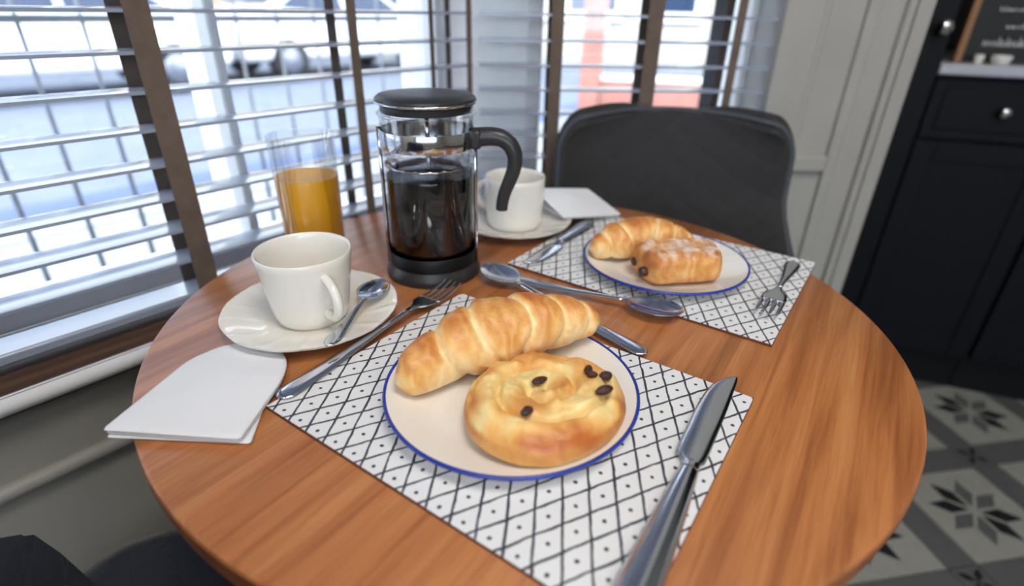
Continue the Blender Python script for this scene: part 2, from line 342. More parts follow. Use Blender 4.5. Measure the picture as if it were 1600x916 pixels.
# left window wall: below sill, lintel, with a bead moulding
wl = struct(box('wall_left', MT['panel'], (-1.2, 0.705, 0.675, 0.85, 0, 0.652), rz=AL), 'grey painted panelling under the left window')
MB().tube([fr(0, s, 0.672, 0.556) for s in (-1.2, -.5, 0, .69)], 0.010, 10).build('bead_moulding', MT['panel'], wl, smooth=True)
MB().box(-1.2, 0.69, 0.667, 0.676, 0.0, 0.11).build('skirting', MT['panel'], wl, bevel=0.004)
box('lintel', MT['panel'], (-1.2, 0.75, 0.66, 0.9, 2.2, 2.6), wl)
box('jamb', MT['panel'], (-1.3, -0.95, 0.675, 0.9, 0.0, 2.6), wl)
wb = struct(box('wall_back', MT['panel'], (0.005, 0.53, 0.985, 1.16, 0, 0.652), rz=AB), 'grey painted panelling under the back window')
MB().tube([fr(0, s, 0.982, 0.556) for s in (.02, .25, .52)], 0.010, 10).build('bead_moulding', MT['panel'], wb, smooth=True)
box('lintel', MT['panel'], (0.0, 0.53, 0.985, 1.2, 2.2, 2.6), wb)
# sills
def sill(name, a, s0, s1, d0, d1, lab):
    o = struct(box(name, MT['sillwood'], (s0, s1, d0, d1, 0.650, 0.672), rz=a), lab)
    MB().tube([(s, d0+0.003, 0.662) for s in (s0, (s0+s1)/2, s1)], 0.0105, 12).build('nosing', MT['sillpaint'], o, smooth=True)
sill('trim_1', AL, -1.2, 0.715, 0.655, 0.80, 'dark wooden window board with a pale gloss nosing')
sill('trim_2', AB, 0.0, 0.53, 0.962, 1.10, 'dark wooden window board under the back window')
# window frames
def window(name, a, s0, s1, d, mull, lab, bars=()):
    o = struct(MB().box(s0, s1, d, d+0.06, 0.672, 0.70).build(name, MT['white'], bevel=0.003, rz=a), lab)
    box('frame_head', MT['white'], (s0, s1, d, d+0.06, 2.14, 2.2), o)
    edges = [s0]
    for c, wd in mull:
        box('mullion', MT['white'], (c-wd/2, c+wd/2, d-0.004, d+0.10, 0.70, 2.14), o, bevel=0.004); edges += [c]
    for z in bars: box('glazing_bar', MT['white'], (s0, s1, d+0.015, d+0.045, z-.012, z+.012), o, bevel=0.003)
    edges.append(s1)
    for q in range(len(edges)-1):
        MB().box(edges[q], edges[q+1], d+0.028, d+0.032, 0.70, 2.14).build('pane', MT['glass'], o)
window('window_1', AL, -1.0, 0.76, 0.80, [(-0.97, .06), (-0.32, .014), (0.345, .014), (0.735, .02)], 'white framed left window behind the blind', (1.45,))
window('window_2', AB, 0.10, 0.545, 1.10, [(0.118, .03), (0.533, .03)], 'white framed back window behind the blind', (1.45,))
# corner post and right hand pier
P_ = [fr(AL, .742, .79), fr(AL, .742, .90), fr(AB, .104, 1.21), fr(AB, .104, 1.075), fr(AB, 0.03, 1.075)]
pc = struct(MB().prism([(q.x, q.y) for q in (P_[0], P_[4], P_[3], P_[2], P_[1])], 0.64, 2.6).build('wall_corner', MT['white']), 'pale painted corner post between the two windows')
pr = struct(box('wall_right', MT['greywall'], (0.528, 0.785, 1.0, 1.22, 0, 2.6), rz=AB), 'pale grey moulded pier beside the back window')
for nm, s0, s1, d0 in (('architrave', .523, .592, .985), ('architrave_step', .592, .606, .993), ('bead', .668, .690, .990), ('bead', .736, .750, .988), ('edge_moulding', .757, .787, .994)):
    MB().box(s0, s1, d0, 1.004, 0, 2.6).build(nm, MT['greywall'], pr, bevel=0.004, segs=3)
MB().box(.600, .668, .988, 1.003, .755, .785).build('dado_block', MT['greywall'], pr, bevel=0.004)
# kitchen corner
q0, q1 = fr(AB, .77, 1.2), fr(AK, -0.06, 1.74)
struct(MB().prism([(q0.x, q0.y), (q0.x+.06, q0.y-.01), (q1.x+.06, q1.y+.05), (q1.x, q1.y+.05)], 0, 2.6).build('wall_return', MT['navydark']))
struct(box('wall_kitchen', MT['navydark'], (-0.1, 2.3, 2.32, 2.42, 0, 2.6), rz=AK), 'dark wall behind the worktop')

# ------------------------------------------------------------------ blinds
def blind(lab, a, s0, s1, d, tapes, rail_z, wand, dl, dr):
    t = thing('venetian_blind', lab, 'blind', fr(a, (s0+s1)/2, d+.023, rail_z-.012), a)
    c = (s0+s1)/2; half = (s1-s0)/2; zb = rail_z-.012
    n = 9; DW = 0.046
    prof = [(-DW/2 + DW*k/n, 0.0022*(1-(2*k/n-1)**2)) for k in range(n+1)]
    ring = prof + [(y, z-.0034) for y, z in reversed(prof)]
    ms = MB().loft([[(x, y, z) for y, z in ring] for x in (-half, half)])
    first = None; k = 0; z = .7415
    while z < 2.12:
        if first is None: first = ms.build('slat', MT['slat'], t, smooth=True, auto=50); o = first
        else: o = link_copy(first, t)
        o.location = (0, 0, z-zb); o.rotation_euler = (R(-1.2), 0, 0)
        z += 0.0389; k += 1
    MB().box(-half, half, -DW/2, DW/2, 0, .013).build('bottom_rail', MT['slat'], t, bevel=0.003)
    MB().box(-half, half, -.028, .028, 2.12-zb, 2.18-zb).build('head_rail', MT['slat'], t, bevel=0.003)
    for s, wd in tapes:
        for y in (-DW/2-.0028, DW/2+.0012):
            MB().box(s-c-wd/2, s-c+wd/2, y, y+.0014, 0.0, 2.14-zb).build('ladder_tape', MT['tape'], t)
        MB().box(s-c-wd/2, s-c+wd/2, -DW/2-.0028, DW/2+.0026, -.0012, 0).build('ladder_tape', MT['tape'], t)
    if wand is not None:
        MB().tube([(wand-c, -DW/2-.012, zz-zb) for zz in (0.86, 1.4, 2.12)], 0.0032, 8).build('tilt_wand', MT['tape'], t, smooth=True)
    return t
blind('dark grey slatted blind with three brown tapes beside the juice glass', AL, -0.9, 0.712, 0.693, [(-.29, .021), (-.03, .021), (.227, .0245), (.481, .014), (.702, .011)], 0.697, 0.612, 0, 0)
blind('dark grey slatted blind behind the charcoal chair', AB, 0.016, 0.520, 0.998, [(.145, .021), (.308, .026), (.453, .015)], 0.697, None, 0, 0)

# ------------------------------------------------------------------ table
TC = (0.0148, 0.5037); TR = 0.35
tb = thing('round_table', 'round oak topped table on a black pedestal, laid for two', 'table', (TC[0], TC[1], 0))
MB().lathe([(0, ZT), (TR-.004, ZT), (TR-.001, ZT-.0015), (TR-.0002, ZT-.004)], 160).build('table_top', MT['table'], tb, smooth=True, auto=40)
MB().lathe([(TR-.0002, ZT-.004), (TR, ZT-.010), (TR-.002, ZT-.024), (TR-.010, ZT-.028), (0, ZT-.028)], 160).build('edge_band', MT['tabledge'], tb, smooth=True, auto=40)
MB().lathe([(0, .722), (.14, .722), (.14, .712), (.032, .70), (.025, .68), (.025, .06), (.04, .035), (.096, .022), (.102, .014), (.102, 0), (0, 0)], 48).build('pedestal', MT['blackmetal'], tb, smooth=True, auto=40)

# ------------------------------------------------------------------ placemats
MW, MH, MTK = 0.2975, 0.2300, 0.0032
def placemat(lab, loc, rz):
    t = thing('placemat', lab, 'placemat', (loc[0], loc[1], ZT), rz, 'diamond print placemats')
    MB().box(0, MW, 0, MH, 0, MTK-.0006).build('board', MT['cork'], t, bevel=0.0006, segs=1)
    MB().box(.0004, MW-.0004, .0004, MH-.0004, MTK-.0006, MTK).build('printed_face', MT['print'], t)
    return t
placemat('diamond-printed placemat under the plate with the raisin swirl', (-0.1833, 0.3252), 0.9703-pi/2)
placemat('diamond-printed placemat under the plate with the chocolate pastry', (-0.0059, 0.5949), -0.6063)
ZM = ZT+MTK

# ------------------------------------------------------------------ crockery
def plate(lab, x, y, r=0.0965):
    t = thing('side_plate', lab, 'plate', (x, y, ZM), 0, 'blue rimmed plates')
    h = .0155
    prof = [(0, .0045), (r*.60, .0045), (r*.68, .0055), (r*.80, .0095), (r*.92, .0132), (r*.978, h-.0006)]
    out = [(r*.978, h-.0034), (r*.90, .0095), (r*.74, .004), (r*.62, .0012), (r*.60, 0), (r*.55, 0), (r*.54, .0018), (0, .0018)]
    MB().lathe(prof+[], 96).build('dish', MT['plate'], t, smooth=True)
    MB().lathe(out, 96).build('underside', MT['plate'], t, smooth=True, auto=50)
    MB().lathe([(r*.972, h-.0008), (r*.985, h+.0002), (r*.997, h-.0004), (r, h-.0016), (r*.995, h-.003), (r*.972, h-.0037)], 96).build('rim', MT['blue'], t, smooth=True)
    return t
plate('white plate with a blue rim holding the raisin swirl', 0.001, 0.340)
plate('white plate with a blue rim holding the chocolate pastry', 0.1765, 0.588, 0.094)

def saucer(lab, x, y, r):
    t = thing('saucer', lab, 'saucer', (x, y, ZT), 0, 'white saucers')
    def fn(rr, z, a):
        k = max(0, (rr/r-.62)/.38); e = max(0.0, cos(a*14))**6
        return rr*(1+0.003*k*cos(a*12)), z + .0013*min(1, k*3)*e*(1 if rr < r*.97 else .3)
    prof = [(0, .0045), (r*.42, .0045), (r*.46, .0062), (r*.62, .0080), (r*.72, .0098), (r*.84, .0125), (r*.95, .0152), (r, .0160), (r*.995, .0140), (r*.90, .0105), (r*.7, .0050), (r*.56, .0012), (r*.54, 0), (r*.48, 0), (r*.47, .002), (0, .002)]
    MB().lathe(prof, 140, fn=fn).build('dish', MT['china'], t, smooth=True, auto=60)
    return t
saucer('white ribbed saucer beside the folded napkin, with a teaspoon', -0.192, 0.461, 0.0805)
saucer('white ribbed saucer behind the coffee press', 0.001, 0.722, 0.0785)

def cup(lab, x, y, z, r, h, rb, ha, straight=False):
    t = thing('coffee_cup', lab, 'cup', (x, y, z), ha)
    o = [(rb*.80, .0015), (rb*.86, 0), (rb*.93, 0), (rb*.97, .003)]
    m = 10
    for k in range(m+1):
        q = k/m; o.append((rb + (r-rb)*(q**(.55 if straight else .8)), .004+(h-.0045)*q))
    o += [(r-.0008, h+.0006), (r-.0022, h)]
    inn = [(rb-.003 + (r-rb)*(q**(.55 if straight else .8)), .008+(h-.010)*q) for q in [k/m for k in range(m, -1, -1)]]
    MB().lathe(o+inn+[(rb*.8, .0055), (0, .005)], 72).build('bowl', MT['china'], t, smooth=True, auto=70)
    pts = []
    for k in range(15):
        a = R(112) - R(224)*k/14
        ex = .0205*cos(a); ez = .0205*sin(a)
        xb = rb+(r-rb)*.55-.004
        pts.append((xb+.0055+ex*1.02, 0, h*.56+ez*.92 - .003))
    pts = [(rb+(r-rb)*.83-.004, 0, pts[0][2]+.0005)]+pts[1:-1]+[(rb+(r-rb)*.25-.003, 0, pts[-1][2])]
    MB().tube(pts, [.0048]+[.0042]*13+[.0046], 12, side=(0, 1, 0)).build('handle', MT['china'], t, smooth=True)
    return t
cup('empty white cup with its handle beside the teaspoon', -0.192, 0.461, ZT+.0045, 0.0432, 0.0685, 0.0335, R(-47))
cup('white cup standing behind the coffee press', 0.001, 0.722, ZT+.0045, 0.0405, 0.0685, 0.037, R(150), True)

# ------------------------------------------------------------------ French press
fp = thing('french_press', 'glass and steel French press half full of black coffee', 'coffee press', (-0.091, 0.580, ZT), 0)
GR = 0.0475
MB().lathe([(0, .0), (.0525, 0), (.0535, .003), (.0530, .008), (.0500, .0125), (.0490, .016), (0, .016)], 72).build('base', MT['plastic'], fp, smooth=True, auto=40)
MB().lathe([(.0488, .0155), (.0494, .016), (.0496, .030), (.0488, .031), (.0486, .018)], 72).build('lower_band', MT['blackmetal'], fp, smooth=True, auto=40)
MB().lathe([(0, .017), (GR-.004, .017), (GR, .021), (GR, .168), (GR+.0012, .174), (GR+.0022, .176)], 72).build('beaker', MT['pressglass'], fp, smooth=True)
cf = MB().lathe([(0, .0185), (GR-.0045, .0185), (GR-.0022, .022), (GR-.0022, .112), (GR-.0026, .1135), (0, .1135)], 72).build('coffee', MT['coffee'], fp, smooth=True, auto=40)
MB().lathe([(GR+.0005, .1430), (GR+.0016, .1430), (GR+.0018, .1435), (GR+.0018, .1605), (GR+.0016, .161), (GR+.0005, .161), (GR+.0004, .1435)], 72).build('clamp_band', MT['chrome'], fp, smooth=True, auto=40)
for k, a in enumerate((R(-6), R(88), R(186))):
    MB().tube([((GR+.0024)*cos(a), (GR+.0024)*sin(a), z) for z in (.008, .06, .11, .162)], .0022, 8, flat=1).build('frame_post', MT['chrome'], fp, smooth=True)
lid = MB().lathe([(0, .1955), (.030, .1955), (.0470, .1938), (.0505, .1912), (.0512, .188), (.0502, .1858), (.0465, .1845), (.0462, .1790), (.0452, .1775), (0, .1775)], 72).build('lid', MT['plastic'], fp, smooth=True, auto=40)
MB().lathe([(.0510, .1862), (.0515, .187), (.0514, .1885), (.0509, .1885)], 72).build('lid_trim', MT['chrome'], lid, smooth=True)
MB().tube([(0, 0, .122), (0, 0, .15), (0, 0, .178)], .0024, 10).build('plunger_rod', MT['chrome'], fp, smooth=True)
fl = MB().lathe([(.0024, .131), (.012, .1300), (.030, .1285), (GR-.003, .1268), (GR-.0012, .1262), (GR-.0012, .1242), (GR-.006, .1232), (0, .1225)], 72).build('filter_disc', MT['chrome'], fp, smooth=True, auto=30)
MB().tube([((GR-.0022)*cos(2*pi*k/40), (GR-.0022)*sin(2*pi*k/40), .1245+.0012*(k % 2)) for k in range(40)], .0015, 6, closed=True).build('filter_coil', MT['chrome'], fl, smooth=True)
ha = R(-6)
hp = [(.046, .1520), (.056, .1535), (.068, .1545), (.079, .1525), (.0875, .1455), (.0915, .1345), (.0905, .121), (.0860, .108), (.0815, .096), (.0790, .085), (.0785, .077)]
def bez(pts, n=4):
    out = []
    for i in range(len(pts)-1):
        p0 = Vector(pts[max(i-1, 0)]); p1 = Vector(pts[i]); p2 = Vector(pts[i+1]); p3 = Vector(pts[min(i+2, len(pts)-1)])
        for k in range(n):
            t = k/n; out.append(.5*((2*p1)+(p2-p0)*t+(2*p0-5*p1+4*p2-p3)*t*t+(3*p1-p0-3*p2+p3)*t**3))
    out.append(Vector(pts[-1])); return out
hc = bez([(r_, 0, z_) for r_, z_ in hp]); m_ = len(hc)
hc = [(v.x*cos(ha), v.x*sin(ha), v.z) for v in hc]
MB().tube(hc, [.0112-.0046*(i/(m_-1))**.8 for i in range(m_)], 14, flat=.95, side=(-sin(ha), cos(ha), 0)).build('handle', MT['plastic'], fp, smooth=True, auto=50)
MB().box(GR-.001, GR+.010, -.0115, .0115, .1425, .1615).build('handle_bracket', MT['plastic'], fp, bevel=.003, rz=ha)
# spout lip on the left
MB().tube([((GR+.0022)*cos(2*pi*k/72), (GR+.0022)*sin(2*pi*k/72), .1762) for k in range(72)], .0012, 8, closed=True).build('beaker_lip', MT['pressglass'], fp, smooth=True)

# ------------------------------------------------------------------ juice glass
jg = thing('juice_glass', 'tall clear tumbler half full of orange juice', 'glass', (-0.238, 0.617, ZT))
MB().lathe([(0, .0005), (.031, .0005), (.0335, .003), (.0350, .06), (.0362, .143), (.0366, .1435), (.0356, .1425), (.0343, .06), (.0326, .008), (0, .008)], 56).build('tumbler', MT['tumbler'], jg, smooth=True, auto=60)
MB().lathe([(0, .0085), (.0318, .0085), (.0325, .011), (.0341, .06), (.0348, .097), (.0344, .098), (0, .098)], 56).build('juice', MT['juice'], jg, smooth=True, auto=40)

# ------------------------------------------------------------------ cutlery (lofted strips). local x runs from handle end to tip
def strip(secs, nc=8):
    """secs: (x, half width, thickness, z, sag, yoff)"""
    rings = []
    for x, hw, th, z, sag, yo in secs:
        top = []; bot = []
        for k in range(nc+1):
            u_ = -1+2*k/nc; e = (1-abs(u_)**3)
            zz = z + sag*u_*u_
            top.append((x, yo+hw*u_, zz + th*.5*e + .0001)); bot.append((x, yo+hw*u_, zz - th*.5*e - .0001))
        rings.append(top + bot[::-1])
    return rings
def sm(secs, n=5):
    out = []
    for i in range(len(secs)-1):
        a, b = secs[i], secs[i+1]; p0 = secs[max(i-1, 0)]; p3 = secs[min(i+2, len(secs)-1)]
        for k in range(n):
            t = k/n; row = []
            for c in range(6):
                m0 = (b[c]-p0[c])*.5; m1 = (p3[c]-a[c])*.5
                row.append((2*t**3-3*t*t+1)*a[c]+(t**3-2*t*t+t)*m0+(-2*t**3+3*t*t)*b[c]+(t**3-t*t)*m1)
            row[1] = max(row[1], .0004); row[2] = max(row[2], .0003); out.append(tuple(row))
    out.append(secs[-1]); return out
def handle_secs(L, hw_end=.0088, hw_neck=.0032, z0=.002, z1=.007, th=.0030):
    return [(0, .0012, .0012, z0, 0, 0), (.004, hw_end*.75, th*.8, z0, 0, 0), (.014, hw_end, th, z0, 0, 0), (L*.35, hw_end*.80, th, z0+.0005, 0, 0),
            (L*.72, hw_neck*1.3, th*1.1, (z0+z1)*.55, 0, 0), (L, hw_neck, th*1.1, z1, 0, 0)]
def spoon(lab, x, y, z, rz, L=.185, sc=1.0, pitch=0.0):
    t = thing('spoon', lab, 'spoon', (x, y, z), rz); t.rotation_euler = (0, pitch, rz); BL = .060*sc; HL = L-BL
    MB().loft(strip(sm(handle_secs(HL, .0085*sc, .0030*sc, .0022, .0075)))).build('handle', MT['steel'], t, smooth=True)
    W = .0195*sc
    b = [(HL-.002, .0030*sc, .0028, .0075, 0, 0), (HL+.004, .0052*sc, .0022, .0072, .0006, 0), (HL+BL*.22, W*.72, .0016, .0046, .0032, 0), (HL+BL*.48, W, .0014, .0026, .0058, 0), (HL+BL*.72, W*.90, .0014, .0032, .0052, 0), (HL+BL*.90, W*.58, .0013, .0056, .0030, 0), (HL+BL*.985, W*.20, .0012, .0080, .0008, 0), (HL+BL, .0008, .0010, .0086, 0, 0)]
    MB().loft(strip(sm(b), 12)).build('bowl', MT['steel'], t, smooth=True)
    return t
def fork(lab, x, y, z, rz, L=.190, flip=False):
    t = thing('fork', lab, 'fork', (x, y, z), rz); HL = L-.072
    zz = lambda q: .0068 + (.0030*sin(q*pi)*-1 if not flip else .0050*sin(q*pi))
    MB().loft(strip(sm(handle_secs(HL, .0088, .0030, .0022, .0072)))).build('handle', MT['steel'], t, smooth=True)
    h = [(HL-.002, .0030, .0030, .0072, 0, 0), (HL+.006, .0045, .0026, .0070, 0, 0), (HL+.016, .0105, .0022, .0058, .0004, 0), (HL+.024, .0120, .0020, .0048, .0006, 0), (HL+.030, .0122, .0019, .0044, .0006, 0)]
    MB().loft(strip(sm(h), 8)).build('fork_head', MT['steel'], t, smooth=True)
    for k in range(4):
        yo = -.0099+.0066*k
        q = [(HL+.0285, .0022, .0019, .0046, 0, yo), (HL+.045, .0019, .0018, .0042, 0, yo), (HL+.060, .0016, .0016, .0056, 0, yo*.98), (HL+.070, .0011, .0011, .0082, 0, yo*.97), (HL+.072, .0004, .0005, .0088, 0, yo*.97)]
        MB().loft(strip(sm(q, 3), 4)).build('tine', MT['steel'], t, smooth=True)
    return t
def knife(lab, x, y, z, rz, L=.215, roll=0.0):
    t = thing('table_knife', lab, 'knife', (x, y, z), rz); HL = L*.53
    h = [(0, .0015, .0030, .0035, 0, 0), (.003, .0090, .0060, .0040, 0, 0), (.014, .0125, .0076, .0044, 0, 0), (HL*.45, .0110, .0074, .0043, 0, 0), (HL*.85, .0078, .0062, .0040, 0, 0), (HL, .0062, .0054, .0038, 0, 0)]
    MB().loft(strip(sm(h))).build('handle', MT['steel'], t, smooth=True)
    BL = L-HL
    b = [(HL-.001, .0060, .0050, .0038, 0, 0), (HL+.006, .0064, .0032, .0036, 0, .0005), (HL+.012, .0102, .0020, .0032, 0, .0022), (HL+BL*.35, .0105, .0017, .0030, 0, .0024), (HL+BL*.62, .0104, .0015, .0028, 0, .0022), (HL+BL*.82, .0086, .0013, .0028, 0, .0010), (HL+BL*.94, .0052, .0012, .0028, 0, -.0022), (HL+BL, .0012, .0010, .0028, 0, -.0052)]
    MB().loft(strip(sm(b))).build('blade', MT['steel'], t, smooth=True)
    return t
def aim(ax, ay, bx, by): return math.atan2(by-ay, bx-ax), math.hypot(bx-ax, by-ay)
a_, l_ = aim(.048, .148, .180, .371); knife('broad steel knife lying along the placemat edge by the raisin swirl', .048, .148, ZM, a_, l_+.002)
a_, l_ = aim(-.1765, .332, -.0575, .536); fork('steel fork leaning along the placemat beside the croissant and the saucer', -.1765, .332, ZM, a_, l_-.010)
a_, l_ = aim(.119, .403, -.0325, .572); spoon('steel spoon with its bowl against the coffee press base', .119, .403, ZM, a_, l_)
a_, l_ = aim(.003, .548, .168, .468); spoon('steel spoon lying in the gap between the two placemats', .003, .548, ZM, a_, l_)
a_, l_ = aim(.322, .585, .254, .482); fork('steel fork lying on the placemat beside the chocolate pastry plate', .341, .611, ZM, a_, .170)
a_, l_ = aim(.028, .603, .110, .735); knife('steel knife lying on the placemat by the white napkin and saucer', .1050, .7290, ZM, a_+pi, .166)
ts = spoon('small steel teaspoon resting on the ribbed saucer', -.1545, .3870, ZT+.0150, aim(-.1545, .387, -.1355, .507)[0], .124, .80, R(1.5))
ts.name = 'teaspoon'

# ------------------------------------------------------------------ pastry
def hsh(*k): return (sin(sum(v*q for v, q in zip(k, (127.1, 311.7, 74.7))))*43758.5453) % 1.0
def vnoise(x, y, z):
    xi, yi, zi = math.floor(x), math.floor(y), math.floor(z); xf, yf, zf = x-xi, y-yi, z-zi
    s_ = lambda v: v*v*(3-2*v); xf, yf, zf = s_(xf), s_(yf), s_(zf); r = 0
    for i in (0, 1):
        for j in (0, 1):
            for k in (0, 1):
                r += hsh(xi+i, yi+j, zi+k)*(xf if i else 1-xf)*(yf if j else 1-yf)*(zf if k else 1-zf)
    return r-.5
def croissant(lab, x, y, z, rz, L, rmax, bounds, sd=0, bend=.35, hscale=1.0, tips=(.42, .30)):
    """crescent of rolled dough; x along the spine, horns bend towards -y"""
    t = thing('croissant', lab, 'croissant', (x, y, z), rz)
    n, m = 90, 36; rings = []; att = []; nb = len(bounds)-1
    for i in range(n+1):
        u_ = -1+2*i/n; ring = []
        cx = u_*L/2; cy = -bend*L/2*(u_*u_)*.55
        for k in range(m):
            ph = 2*pi*k/m
            uu = u_ + (.13*sin(ph)+.05*cos(2*ph+sd))*(1-abs(u_)**3)*(1 if u_ < 0.05 else -1)*min(1, abs(u_-.05)*6)     # oblique seams
            uu = max(-1, min(1, uu)); seg = 0
            for j in range(nb):
                if uu >= bounds[j]: seg = j
            lo, hi = bounds[seg], bounds[seg+1]; q = (uu-lo)/(hi-lo)
            mid = (lo+hi)/2
            bl = (1-abs(2*q-1)**4.5)
            asym = (q if mid < 0 else 1-q)
            env = (1-abs(mid)**1.8*.46)
            tip = tips[0] if u_ < 0 else tips[1]
            endr = min(1, ((1-abs(u_))/.12))**.5
            rr = rmax*(env*(.80+.20*bl)*(.88+.16*asym))*(1-abs(u_)**4*(1-tip))*endr
            rr *= 1+.05*vnoise(u_*5+sd, cos(ph)*2, sin(ph)*2)+.03*vnoise(u_*16+sd, cos(ph)*5, sin(ph)*5)
            yy = rr*cos(ph)*1.06; zz = rr*sin(ph)*hscale
            floor_ = -rmax*.62*hscale
            if zz < floor_*.7: zz = floor_*.7+(zz-floor_*.7)*.15
            ring.append((cx, cy+yy, zz-floor_*.80))
            up = max(0, sin(ph)); att.append(max(0.02, min(1, .16+.72*bl*up*(.5+.5*asym)-.42*(1-bl)*up+.45*vnoise(u_*5+sd+9, cos(ph)*2, sin(ph)*2)+.18*abs(u_)**2)))
        rings.append(ring)
    MB().loft(rings, att=att).build('crust', MT['croissant'], t, smooth=True, subsurf=1)
    return t
PZ = ZM+.0048
croissant('golden croissant on the plate behind the raisin swirl', -0.013, 0.3855, PZ+.0080, R(27), .180, .0305, [-1, -.46, -.10, .16, .50, .78, 1], 1.0, .42, 1.08, (.62, .66)).rotation_euler = (0, R(-4.0), R(27))
croissant('golden croissant on the plate behind the chocolate pastry', 0.150, 0.617, PZ+.0046, R(12), .135, .0270, [-1, -.62, -.25, .15, .5, .78, 1], 4.0, .5, 1.05, (.5, .4))

# raisin swirl
rs = thing('raisin_swirl', 'round spiral pastry dotted with raisins on the plate', 'pastry', (.0245, .3110, PZ+.0042), R(20))
rs.rotation_euler = (R(-5), 0, R(20))
RB, HB = .0565, .0285; PT = .0225
def bun_z(r, a):
    q = r/RB
    body = HB*(1-max(0, q)**6*.50)*( .82+.18*min(1, q*1.3))
    sp = (r/PT - a/(2*pi)) % 1.0
    groove = math.exp(-((min(sp, 1-sp))/.13)**2)
    nzv = vnoise(r*cos(a)*90, r*sin(a)*90, 3)*.006 + vnoise(r*cos(a)*240, r*sin(a)*240, 5)*.002
    return body - groove*.0075*min(1, q*3)*(1 if q < .93 else 0) + nzv, groove
rings, att = [], []
nA, nR = 110, 44
for j in range(nR+1):
    r = RB*(j/nR)**.85*.985; ring = []
    for k in range(nA):
        a = 2*pi*k/nA; z_, g_ = bun_z(max(r, .0004), a); rim = 1+.035*sin(a*2+.6)+.02*sin(a*3+2)
        q = r/RB
        ring.append((r*cos(a)*rim, r*sin(a)*rim, z_)); att.append(max(.02, min(1, .22+.30*max(0, q-.3)+.25*max(0, q-.84)/.15-.30*g_+1.1*vnoise(r*cos(a)*60+7, r*sin(a)*60, 1))))
    rings.append(ring)
for q, z_, b_ in ((1.012, HB*.42, .80), (1.025, HB*.28, .72), (1.015, HB*.13, .55), (.985, HB*.03, .42), (.94, 0, .4)):
    ring = []
    for k in range(nA):
        a = 2*pi*k/nA; rim = 1+.035*sin(a*2+.6)+.02*sin(a*3+2); ring.append((RB*q*cos(a)*rim, RB*q*sin(a)*rim, z_+.002*vnoise(cos(a)*5, sin(a)*5, 2)*q)); att.append(max(.05, b_+.3*vnoise(cos(a)*6, sin(a)*6, z_*100)))
    rings.append(ring)
MB().loft(rings, att=att, caps=True).build('dough', MT['bun'], rs, smooth=True)
def raisin(px, py, pz, sx, sy, sz, rz, sd):
    rr_ = []
    for i in range(11):
        th = pi*i/10; rr_.append([((sx*sin(th)*cos(2*pi*k/16))*(1+.3*vnoise(th*2+sd, k*.9, sd)), (sy*sin(th)*sin(2*pi*k/16))*(1+.35*vnoise(th*3+sd, k*.8, 2)), -sz*cos(th)*(1+.25*vnoise(k*.5, th*2, sd))) for k in range(16)])
    return MB().loft(rr_).build('raisin', MT['raisin'], rs, smooth=True, loc=(px, py, pz), rz=rz)
def loc_swirl(wx, wy):      # world offset from the swirl centre to its local frame
    c_, s_ = cos(R(-20)), sin(R(-20)); return wx*c_-wy*s_, wx*s_+wy*c_
for i, (wx, wy, z_, sx, sy, sz, rz) in enumerate(((-.0030, .0050, HB-.0030, .0062, .0036, .0024, 0.2), (-.0125, -.0350, HB-.0010, .0052, .0034, .0026, .6), (.0330, .0165, HB-.0015, .0056, .0032, .0030, 1.0), (.0350, .0095, HB-.0010, .0038, .0024, .0026, -.5), (.0450, .0120, HB*.86, .0056, .0038, .0034, .1), (.0410, -.0095, HB*.93, .0068, .0038, .0034, .15))):
    lx, ly = loc_swirl(wx, wy); raisin(lx, ly, z_, sx, sy, sz, rz, i*3.1)

# chocolate pastry: flattened roll of folded dough
pc_ = thing('chocolate_pastry', 'sugar-dusted chocolate filled pastry on the plate', 'pastry', (.183, .556, PZ), R(10))
rings, att = [], []
nL, nC = 46, 44; LP, WP, HP = .090, .0310, .0200
for i in range(nL+1):
    u_ = -1+2*i/nL; e = (1-abs(u_)**9)**.35 if abs(u_) < 1 else 0; e = max(e, .72 if abs(u_) < 1 else .55); ring = []
    for k in range(nC):
        ph = 2*pi*k/nC; c_, s_ = cos(ph), sin(ph); ex = .72
        yy = WP*math.copysign(abs(c_)**ex, c_); zz = HP*math.copysign(abs(s_)**(.85), s_)
        dent = .0035*math.exp(-((yy+.002)/.004)**2) if s_ > 0 else 0
        lip = .0022*math.exp(-((yy-.012)/.005)**2) if s_ > 0 else 0
        nz_ = 1+.07*vnoise(u_*3, c_*2+4, s_*2)+.03*vnoise(u_*9, c_*6, s_*6)
        ring.append((u_*LP/2+.004*c_*u_, yy*e*nz_, HP*.96+(zz*e-dent+lip)*nz_)); att.append(max(.05, min(1, .30+.40*max(0, s_)*(1-dent*150)+.12*(s_ < .3)*c_*-1+.4*vnoise(u_*3+5, c_*2, s_*2)+.15*abs(u_)**4)))
    rings.append(ring)
MB().loft(rings, att=att).build('crust', MT['pac'], pc_, smooth=True)
for yo, zo in ((-.011, .014), (.010, .017)):
    MB().tube([(-LP/2-.0045, yo, zo), (-LP/2-.002, yo, zo), (-LP/2+.01, yo, zo)], [.0042, .0054, .0054], 10).build('chocolate_stick', MT['choc'], pc_, smooth=True)

